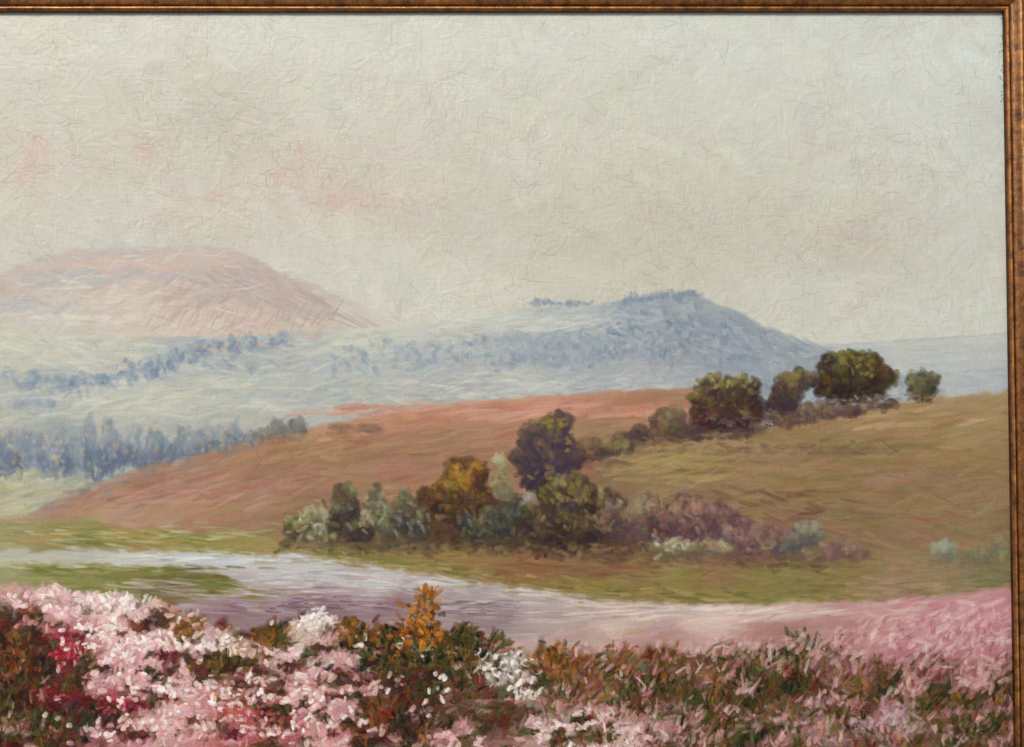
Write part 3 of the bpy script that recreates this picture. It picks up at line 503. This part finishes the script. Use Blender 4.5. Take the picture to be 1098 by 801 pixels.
HE0 = field([(10,645,(204,160,155)),(60,645,(218,178,174)),(120,650,(230,202,196)),(160,665,(218,182,176)),(30,665,(172,116,112)),(20,690,(78,54,30)),(40,720,(70,48,28)),(10,760,(62,48,26)),(40,780,(62,52,32)),(75,700,(146,44,56)),(100,690,(190,126,126)),
 (130,690,(218,172,170)),(170,700,(218,172,170)),(110,725,(200,146,147)),(60,745,(94,38,40)),(90,765,(70,66,50)),(130,755,(140,54,62)),(160,735,(216,166,166)),(200,720,(216,168,167)),(240,710,(104,80,46)),(262,730,(144,100,86)),(210,760,(204,148,147)),
 (160,780,(208,160,159)),(250,770,(170,94,92)),(120,790,(160,96,96)),(200,670,(134,92,48)),(222,687,(210,176,169)),(270,695,(172,132,116)),(310,700,(216,184,174)),(340,665,(216,196,186)),(290,680,(130,88,46)),(380,670,(112,78,38)),(340,705,(206,166,158)),
 (385,708,(184,144,134)),(320,740,(210,158,156)),(370,750,(206,154,152)),(300,770,(162,80,82)),(350,785,(202,146,144)),(400,762,(104,56,46)),(430,730,(62,52,34)),(440,770,(58,46,32)),(430,705,(96,68,36)),(470,690,(86,68,38)),(500,720,(84,70,46)),
 (545,722,(190,178,166)),(565,745,(142,122,108)),(510,760,(96,74,54)),(550,770,(140,102,90)),(490,790,(162,112,106)),(600,705,(126,84,46)),(640,700,(132,86,66)),(600,750,(112,84,60)),(600,782,(204,168,162)),(660,792,(210,178,171)),(640,768,(170,128,122)),
 (700,705,(142,92,75)),(680,740,(102,76,49)),(740,720,(116,85,62)),(760,692,(150,107,92)),(800,720,(86,71,44)),(850,692,(94,82,52)),(880,680,(136,100,86)),(830,750,(98,79,55)),(900,720,(116,83,70)),(940,688,(178,123,121)),(980,680,(184,123,125)),
 (1040,685,(186,124,129)),(1070,672,(190,128,132)),(960,730,(126,92,77)),(1020,738,(142,100,96)),(1000,720,(112,74,68)),(1060,745,(132,93,88)),(950,775,(160,134,131)),(880,780,(136,106,96)),(1000,790,(128,97,80)),(1060,782,(110,85,66)),(760,780,(116,92,70)),
 (720,780,(150,118,108)),(820,790,(104,84,59))], p=2.8, sx=1, sy=1.15, eps=80)
def gapn(x, y):
    xs = x*.92+y*.38; ys = y-x*.10
    return .42*vnoise(xs/32., ys/11., 1.0, 81)+.36*vnoise(xs/14., ys/7., 1.0, 83)+.22*vnoise(x/6., y/4.5, 1.0, 87)
def DARK(x, y):
    n = len(x); w = np.stack([vnoise(x, y, 17, 600+k) for k in range(6)], 1)**6; w /= w.sum(1, keepdims=True)
    left = np.array([(34,38,22),(92,32,38),(120,64,30),(48,50,30),(72,36,34),(70,66,34)], float); right = np.array([(44,48,27),(100,50,40),(128,80,42),(58,58,33),(150,98,94),(76,78,40)], float)
    f = np.clip((x-420)/160, 0, 1)[:, None]
    return (w@left)*(1-f)+(w@right)*f
def HE(x, y):
    x = np.asarray(x, float).ravel(); y = np.asarray(y, float).ravel(); c = HE0(x, y)
    lum = c.mean(1); thr = .495+.045*np.clip((lum-140)/40, -1, 1)
    m = np.clip((gapn(x, y)-thr)/.05, 0, 1)*np.clip((y-634)/26, 0, 1)*.92
    # stray blossom inside the dark patches
    pk_ = np.clip((vnoise(x/11., y/6., 1.0, 95)-.64)/.08, 0, 1)*np.clip((155-lum)/30, 0, 1)*.75
    c = c*(1-pk_[:, None])+np.array([206,156,154.])*pk_[:, None]
    return c*(1-m[:, None])+DARK(x, y)*m[:, None]
g1 = lambda x, y: gapn(x, y) < .515
he = Part(); hep = rough([(-125,635),(0,632),(60,628),(140,640),(190,657),(260,672),(330,664),(400,672),(500,676),(560,692),(640,704),(700,696),(760,704),(800,692),(860,686),(900,702),(960,708),(1000,698),(1050,710),(1100,700),(1100,890),(-125,890)], 5, 5)
base(he, hep, lambda x, y: HE(x, y)*.88, 8, 3)
hang = lambda x, y: np.where(x > 590, -1.2+1.0*(vnoise(x, y, 70, 49)-.5), -.45+2.4*(vnoise(x, y, 40, 51)-.5))
fill(he, hep, HE, 3800, (8,22), (3,8), hang, asd=.5, jit=11, cj=6, scat=4, edge=False, h=.4, streak=8, op=.72, soft=1.5)
fill(he, hep, HE, 5600, (4.5,13), (2.2,5.6), hang, asd=.8, jit=17, cj=9, scat=3, edge=False, h=.5, streak=9, op=.78, soft=1.2)
he_o = he.build('painted_heather', root, M_OIL, 'foreground moor thick with pink, white and brown heather')
# grassy tufts brushed upward, far ones first
n = 210; tx = np.where(R.random(n) < .74, R.uniform(580, 1090, n), R.uniform(-20, 560, n)); ty = np.where(tx > 580, R.uniform(694, 830, n), R.uniform(684, 830, n)); o = np.argsort(ty)
pals = [[(44,50,27),(74,82,40),(56,58,32)],[(116,54,46),(144,76,60),(90,42,40)],[(138,84,42),(166,106,52),(100,62,34)],[(196,138,138),(216,176,172),(166,106,108)],[(60,58,34),(96,86,46),(50,46,30)],[(86,92,44),(112,112,56)]]
for q in o:
    pw = np.array([.26,.17,.14,.22+.26*(tx[q] > 860),.15,.08]); pal = np.array(pals[int(R.choice(6, p=pw/pw.sum()))], float); m_ = int(R.integers(5, 11)); x = tx[q]+R.normal(0, 7.5, m_); y = ty[q]+R.normal(0, 6, m_)
    strokes(TOP, x, y, R.uniform(6, 17, m_), R.uniform(2, 4.6, m_), -1.3+(x-tx[q])*.05+R.normal(.1, .4, m_), pal[R.integers(0, len(pal), m_)]+R.normal(0, 9, (m_, 1)), curve=.1, h=.45, streak=8, op=.66, soft=1.4, dry=.7)
def accent(name, label, items, L, W, ang=-1.2, asd=.7, op=.84, h=.55, gate=None, jit=9, soft=1.1):
    p = Part()
    for (cx, cy, rx, ry, nn, cols) in items: dabs(p, cx, cy, rx, ry, nn, cols, L=L, W=W, ang=ang, asd=asd, jit=jit, h=h, streak=8, op=op, gate=gate, soft=soft)
    return p.build(name, he_o, M_OIL, label)
G1 = [(48,48,28),(78,70,36),(38,40,24),(108,76,40),(84,46,32)]; G2 = [(48,54,32),(76,82,44),(38,40,26),(100,70,44)]; G3 = [(126,78,42),(152,96,48),(90,54,36)]
gd = lambda x, y: gapn(x, y) > .46
accent('heather_stem', 'dark brown and olive heather stems', [(20,720,34,50,130,G1),(40,780,50,22,70,G2),(240,712,24,14,34,G1),(430,735,34,40,140,G1),(445,780,40,24,90,[(44,38,26),(76,54,36),(38,44,28)]),(500,715,24,24,60,G2),(90,768,24,14,40,[(44,56,46),(78,88,74),(36,40,30)]),
 (610,715,34,22,60,G3),(700,708,60,18,50,G3),(680,745,70,26,80,G1),(800,715,60,26,100,G2),(860,692,50,16,50,G2),(830,755,80,32,100,G1),(920,730,60,28,60,G3),(960,748,70,24,60,G2),(1050,760,44,36,50,G1),(760,785,80,18,70,G2),(300,760,90,24,50,[(66,42,32),(100,46,46),(50,54,34)]),(170,730,80,40,60,[(80,50,34),(104,46,48),(58,58,36)])],
 (5,17), (1.8,4.4), ang=-1.3, asd=.55, op=.72, gate=gd)
WH = [(240,231,223),(228,214,207),(246,240,232),(212,194,188)]; PI = [(228,192,188),(214,170,168),(238,216,210),(196,142,144),(218,180,174)]
accent('heather_blossom', 'thick pink heather blossom on the left', [(60,648,64,12,140,PI),(150,672,70,22,150,PI),(175,705,84,20,150,PI),(100,722,50,16,70,PI),(180,745,70,20,100,PI),(150,783,80,16,90,PI),(220,768,60,20,60,PI),(330,740,84,28,160,PI),(350,785,74,16,90,PI),(300,704,70,12,90,PI),(390,708,34,10,34,PI),(30,668,40,8,40,[(186,128,124),(204,152,146)]),(60,770,60,24,20,PI),(440,740,50,30,20,PI)],
 (4,11), (2.4,5.8), ang=-.4, asd=.95, gate=g1, jit=12)
accent('heather_blossom', 'white heather tips on the left', [(125,648,36,12,60,WH),(140,690,80,18,90,WH),(30,648,30,6,22,WH),(345,660,13,11,30,WH),(320,668,30,7,28,WH),(230,690,40,12,38,WH),(205,740,70,20,56,WH),(320,735,70,22,70,WH),(110,672,30,10,24,WH),(160,775,80,18,44,WH),(345,775,60,16,36,WH),(60,640,50,6,26,WH)], (3.5,9.5), (2.2,4.8), ang=-.5, asd=.95, h=.7, gate=g1)
accent('heather_blossom', 'bright white blossom clumps in the middle foreground', [(546,714,30,15,56,WH),(560,738,20,15,30,WH),(522,705,12,13,20,WH),(440,690,18,9,30,WH),(455,700,10,6,10,WH),(385,688,12,6,8,WH),(475,735,20,14,8,WH),(555,725,32,24,26,[(48,48,32),(92,74,50),(150,120,104)])], (3.5,9.5), (2.2,5), ang=-1.2, asd=.9, h=.7)
accent('heather_blossom', 'crimson heather patches', [(72,700,18,11,36,[(162,34,52),(126,26,40),(182,80,88)]),(60,745,28,9,24,[(108,26,36),(130,40,48)]),(130,757,30,10,26,[(142,38,52),(164,72,80),(96,26,36)]),(295,768,30,10,22,[(158,50,56),(178,82,84)]),(252,765,18,9,12,[(180,78,58)]),(20,700,26,14,12,[(130,44,42)]),(405,765,20,10,10,[(130,44,44)])],
 (4,10), (2.2,4.8), ang=-.5, asd=.9)
accent('heather_blossom', 'pale pink blossom at the lower middle', [(600,782,44,14,84,PI+WH[:1]),(660,793,54,13,84,PI+WH[:1]),(640,768,34,10,32,PI),(490,793,30,9,32,PI),(555,775,30,9,20,PI)], (4,12), (2.2,5.4), ang=-.3, asd=.8, gate=g1)
RP = [(192,134,138),(208,166,163),(170,108,113),(218,188,183)]
accent('heather_blossom', 'soft rose heather along the right edge', [(950,684,60,14,80,RP),(1040,676,50,24,150,RP),(1000,672,90,10,80,RP),(905,694,50,14,40,RP),(960,708,70,18,60,RP),(1050,716,44,26,80,RP),(820,688,60,8,34,RP)], (6,19), (2.4,6), ang=-.7, asd=.5, op=.56, h=.3, soft=1.7)
accent('heather_blossom', 'scattered dusky pink touches in the right foreground', [(880,745,90,28,60,RP),(760,702,80,14,50,RP),(680,694,70,9,44,RP),(780,740,90,26,50,RP),(680,725,50,16,26,RP),(1000,750,90,28,80,RP),(860,785,110,14,60,RP),(730,780,60,15,46,RP),(950,775,44,11,34,[(186,168,170),(172,152,154)])], (4.5,15), (2,5), ang=-1.0, asd=.6, op=.64, h=.45, gate=g1)
def spray(cx, yb, yt, w, n, label, cols=((176,106,38),(150,88,32),(196,126,44),(112,68,30),(60,56,30))):
    p = Part(); cols = np.array(cols, float)
    for (m_, lw, ww, dk) in ((int(n*.7), (7,15), (3,7), -16), (int(n*1.3), (4,11), (2,5), 0)):
        u = R.random(m_)**1.1; y = yb+(yt-yb)*u; x = cx+R.normal(0, 1, m_)*w*(1-u*.75)*.5
        c = cols[R.integers(0, len(cols), m_)]+R.normal(0, 11, (m_, 1))+dk
        strokes(p, x, y, R.uniform(*lw, m_), R.uniform(*ww, m_), -1.57+np.clip((x-cx)/max(w, 1)*1.6, -1, 1)+R.normal(0, .6, m_), c, h=.5, streak=10, op=.74, soft=1.4)
    p.build('painted_fern', root, M_OIL, label)
DG = ((44,48,28),(68,68,36),(98,82,40),(36,38,25))
spray(414, 710, 670, 40, 56, 'dark olive bracken touching the left side of the tallest bracken', DG+((134,84,38),))
spray(498, 712, 670, 40, 56, 'dark olive bracken touching the right side of the tallest bracken', DG+((124,82,40),))
spray(455, 714, 670, 44, 50, 'dark growth at the foot of the tallest bracken', DG)
spray(455, 692, 630, 40, 84, 'tallest burnt orange bracken plant in the middle foreground')
spray(378, 690, 664, 32, 26, 'rust bracken left of the tallest bracken', ((150,92,38),(116,72,32),(60,56,30),(90,76,38)))
spray(288, 694, 678, 34, 18, 'low rust bracken by the purple water', ((150,96,40),(118,76,34),(66,60,34)))
spray(198, 688, 668, 14, 12, 'small rust bracken sprig at the edge of the pink heather', ((150,96,42),(116,76,36),(70,62,34)))
spray(15, 720, 672, 34, 30, 'brown bracken at the left edge', ((116,68,32),(88,54,26),(136,82,38),(40,42,24)))
spray(240, 720, 698, 36, 18, 'olive bracken among the pink heather', ((104,84,40),(134,100,44),(70,64,32)))
spray(590, 718, 692, 36, 28, 'orange bracken right of the white blossom', ((148,92,42),(110,74,36),(166,108,48),(58,56,32)))
ridges(352, 886, 1200, .24, .14, lambda x, y: (vnoise(x, y, 60, 17)-.5)*2.0)
n = 40; xx = 1075+R.normal(0, 1.4, n); strokes(TOP, xx, R.uniform(18, 110, n), R.uniform(2, 5, n), R.uniform(1, 2.4, n), R.normal(1.57, .6, n), np.tile([[124,116,96]], (n, 1))+R.normal(0, 14, (n, 1)), op=.5, h=0)
finish()

# ------------------------------------------------------------------ canvas and frame
def world_box(name, lo, hi, parent, mat):
    x0, y0, z0 = lo; x1, y1, z1 = hi
    v = [(x0,y0,z0),(x1,y0,z0),(x1,y1,z0),(x0,y1,z0),(x0,y0,z1),(x1,y0,z1),(x1,y1,z1),(x0,y1,z1)]
    f = [(0,1,5,4),(1,2,6,5),(2,3,7,6),(3,0,4,7),(4,5,6,7),(3,2,1,0)]
    m = bpy.data.meshes.new(name); m.from_pydata(v, [], f); m.materials.append(mat)
    o = bpy.data.objects.new(name, m); COL.objects.link(o); o.parent = parent; return o
xl = float(P(X0+4, 400)[0]); xr = float(P(1080.4, 400)[0]); zt = float(P(549, 14.0)[1])-ROOTZ; zb = float(P(549, Y1-6)[1])-ROOTZ
mc = bpy.data.materials.new('raw_canvas'); mc.use_nodes = True; mcn = mc.node_tree
cn = mcn.nodes.new('ShaderNodeTexNoise'); cn.inputs['Scale'].default_value = 400; cr_ = mcn.nodes.new('ShaderNodeValToRGB'); cr_.color_ramp.elements[0].color = (.28,.24,.17,1); cr_.color_ramp.elements[1].color = (.42,.36,.27,1)
mcn.links.new(cn.outputs['Fac'], cr_.inputs[0]); mcn.links.new(cr_.outputs[0], mcn.nodes['Principled BSDF'].inputs['Base Color'])
world_box('canvas', (xl-.01, .0012, zb-.01), (xr+.012, .013, zt+.01), root, mc)
fm = bpy.data.materials.new('worn_gilt_wood'); fm.use_nodes = True
nt = fm.node_tree; b = nt.nodes['Principled BSDF']; at = nt.nodes.new('ShaderNodeAttribute'); at.attribute_name = 'Col'
tcn = nt.nodes.new('ShaderNodeTexCoord')
def fnoise(scale, detail, lo, hi, a, b_):
    n = nt.nodes.new('ShaderNodeTexNoise'); n.inputs['Scale'].default_value = scale; n.inputs['Detail'].default_value = detail; n.inputs['Roughness'].default_value = .75
    nt.links.new(tcn.outputs['Object'], n.inputs['Vector'])
    r = nt.nodes.new('ShaderNodeMapRange'); r.inputs[1].default_value = lo; r.inputs[2].default_value = hi; r.inputs[3].default_value = a; r.inputs[4].default_value = b_
    nt.links.new(n.outputs['Fac'], r.inputs[0]); return n, r
nz, r1 = fnoise(190, 8, .36, .6, .35, 1.35); nz2, r2 = fnoise(60, 6, .45, .65, 0, .7)
sc = nt.nodes.new('ShaderNodeVectorMath'); sc.operation = 'SCALE'
mx = nt.nodes.new('ShaderNodeMixRGB'); nt.links.new(r2.outputs[0], mx.inputs[0]); nt.links.new(at.outputs['Color'], mx.inputs[1]); mx.inputs[2].default_value = (*lin((104,60,26)), 1)
nt.links.new(mx.outputs[0], sc.inputs[0]); nt.links.new(r1.outputs[0], sc.inputs['Scale']); nt.links.new(sc.outputs[0], b.inputs['Base Color'])
b.inputs['Metallic'].default_value = .4; b.inputs['Roughness'].default_value = .36
bpn = nt.nodes.new('ShaderNodeBump'); bpn.inputs['Strength'].default_value = .6; bpn.inputs['Distance'].default_value = .0006
nt.links.new(nz.outputs['Fac'], bpn.inputs['Height']); nt.links.new(bpn.outputs[0], b.inputs['Normal'])
DKc=(42,26,13); BR=(134,82,34); GO=(204,144,64); RD=(108,62,27)  # DKc puts the shade of sight edge and grooves into the colour
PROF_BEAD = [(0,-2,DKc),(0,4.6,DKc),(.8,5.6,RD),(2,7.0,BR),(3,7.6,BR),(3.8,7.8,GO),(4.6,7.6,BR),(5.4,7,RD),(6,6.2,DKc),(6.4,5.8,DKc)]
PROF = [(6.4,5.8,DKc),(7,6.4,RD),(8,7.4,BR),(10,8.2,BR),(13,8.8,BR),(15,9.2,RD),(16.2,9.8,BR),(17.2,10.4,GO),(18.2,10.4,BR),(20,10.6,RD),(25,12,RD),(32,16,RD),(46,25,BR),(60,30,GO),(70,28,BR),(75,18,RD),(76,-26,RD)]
def rail(name, prof, side, parent, label=None):
    V = []; Cc = []; wob = {k: R.normal(0, .15, 121) for k in range(len(prof))}
    for pi, (u, z, c) in enumerate(prof):
        e = u*PXM; L_, R_, T_, B_ = xl-e, xr+e, zt+e, zb-e
        a, bb = {'t': ((L_,T_),(R_,T_)), 'r': ((R_,T_),(R_,B_)), 'b': ((R_,B_),(L_,B_)), 'l': ((L_,B_),(L_,T_))}[side]
        for k in range(121):
            t = k/120; V.append((a[0]+(bb[0]-a[0])*t, -(z+wob[pi][k])*PXM, a[1]+(bb[1]-a[1])*t)); Cc.append(c)
    F = [(i*121+k, i*121+k+1, (i+1)*121+k+1, (i+1)*121+k) for i in range(len(prof)-1) for k in range(120)]
    m = bpy.data.meshes.new(name); m.from_pydata(V, [], F)
    m.polygons.foreach_set('use_smooth', np.ones(len(F), bool))
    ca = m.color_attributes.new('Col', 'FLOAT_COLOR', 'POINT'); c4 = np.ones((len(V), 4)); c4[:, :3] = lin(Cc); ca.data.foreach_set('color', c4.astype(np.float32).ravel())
    m.materials.append(fm); o = bpy.data.objects.new(name, m); COL.objects.link(o); o.parent = parent
    if label: o['label'] = label
    return o
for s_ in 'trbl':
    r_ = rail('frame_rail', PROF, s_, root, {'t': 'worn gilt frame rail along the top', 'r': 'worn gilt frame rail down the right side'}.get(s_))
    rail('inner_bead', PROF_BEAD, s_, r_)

# ------------------------------------------------------------------ wall behind
wm = bpy.data.materials.new('plain_wall'); wm.use_nodes = True
wn = wm.node_tree.nodes.new('ShaderNodeTexNoise'); wn.inputs['Scale'].default_value = 30
wr = wm.node_tree.nodes.new('ShaderNodeValToRGB'); wr.color_ramp.elements[0].color = (.5,.48,.44,1); wr.color_ramp.elements[1].color = (.58,.56,.52,1)
wm.node_tree.links.new(wn.outputs['Fac'], wr.inputs[0]); wm.node_tree.links.new(wr.outputs[0], wm.node_tree.nodes['Principled BSDF'].inputs['Base Color'])
w_ = world_box('wall', (-2, 26*PXM+.0005, 0), (2, .12, 2.8), None, wm); w_['kind'] = 'structure'; w_['label'] = 'plain wall behind the framed painting'

# ------------------------------------------------------------------ light
wd = bpy.data.worlds.new('World'); S.world = wd; wd.use_nodes = True
bg = wd.node_tree.nodes['Background']; bg.inputs[0].default_value = (1,1,1,1); bg.inputs[1].default_value = .34
ld = bpy.data.lights.new('soft_area_lamp', 'AREA'); ld.shape = 'RECTANGLE'; ld.size = .9; ld.size_y = .9; ld.energy = 92; ld.color = (1, .992, .97)  # area lamp added at upper left for even light raking the relief
lo = bpy.data.objects.new('soft_area_lamp', ld); COL.objects.link(lo)
lo.location = (-1.1, -2.3, 3.2); lo.rotation_euler = (Vector((0.1,0,1.4))-lo.location).to_track_quat('-Z', 'Y').to_euler()
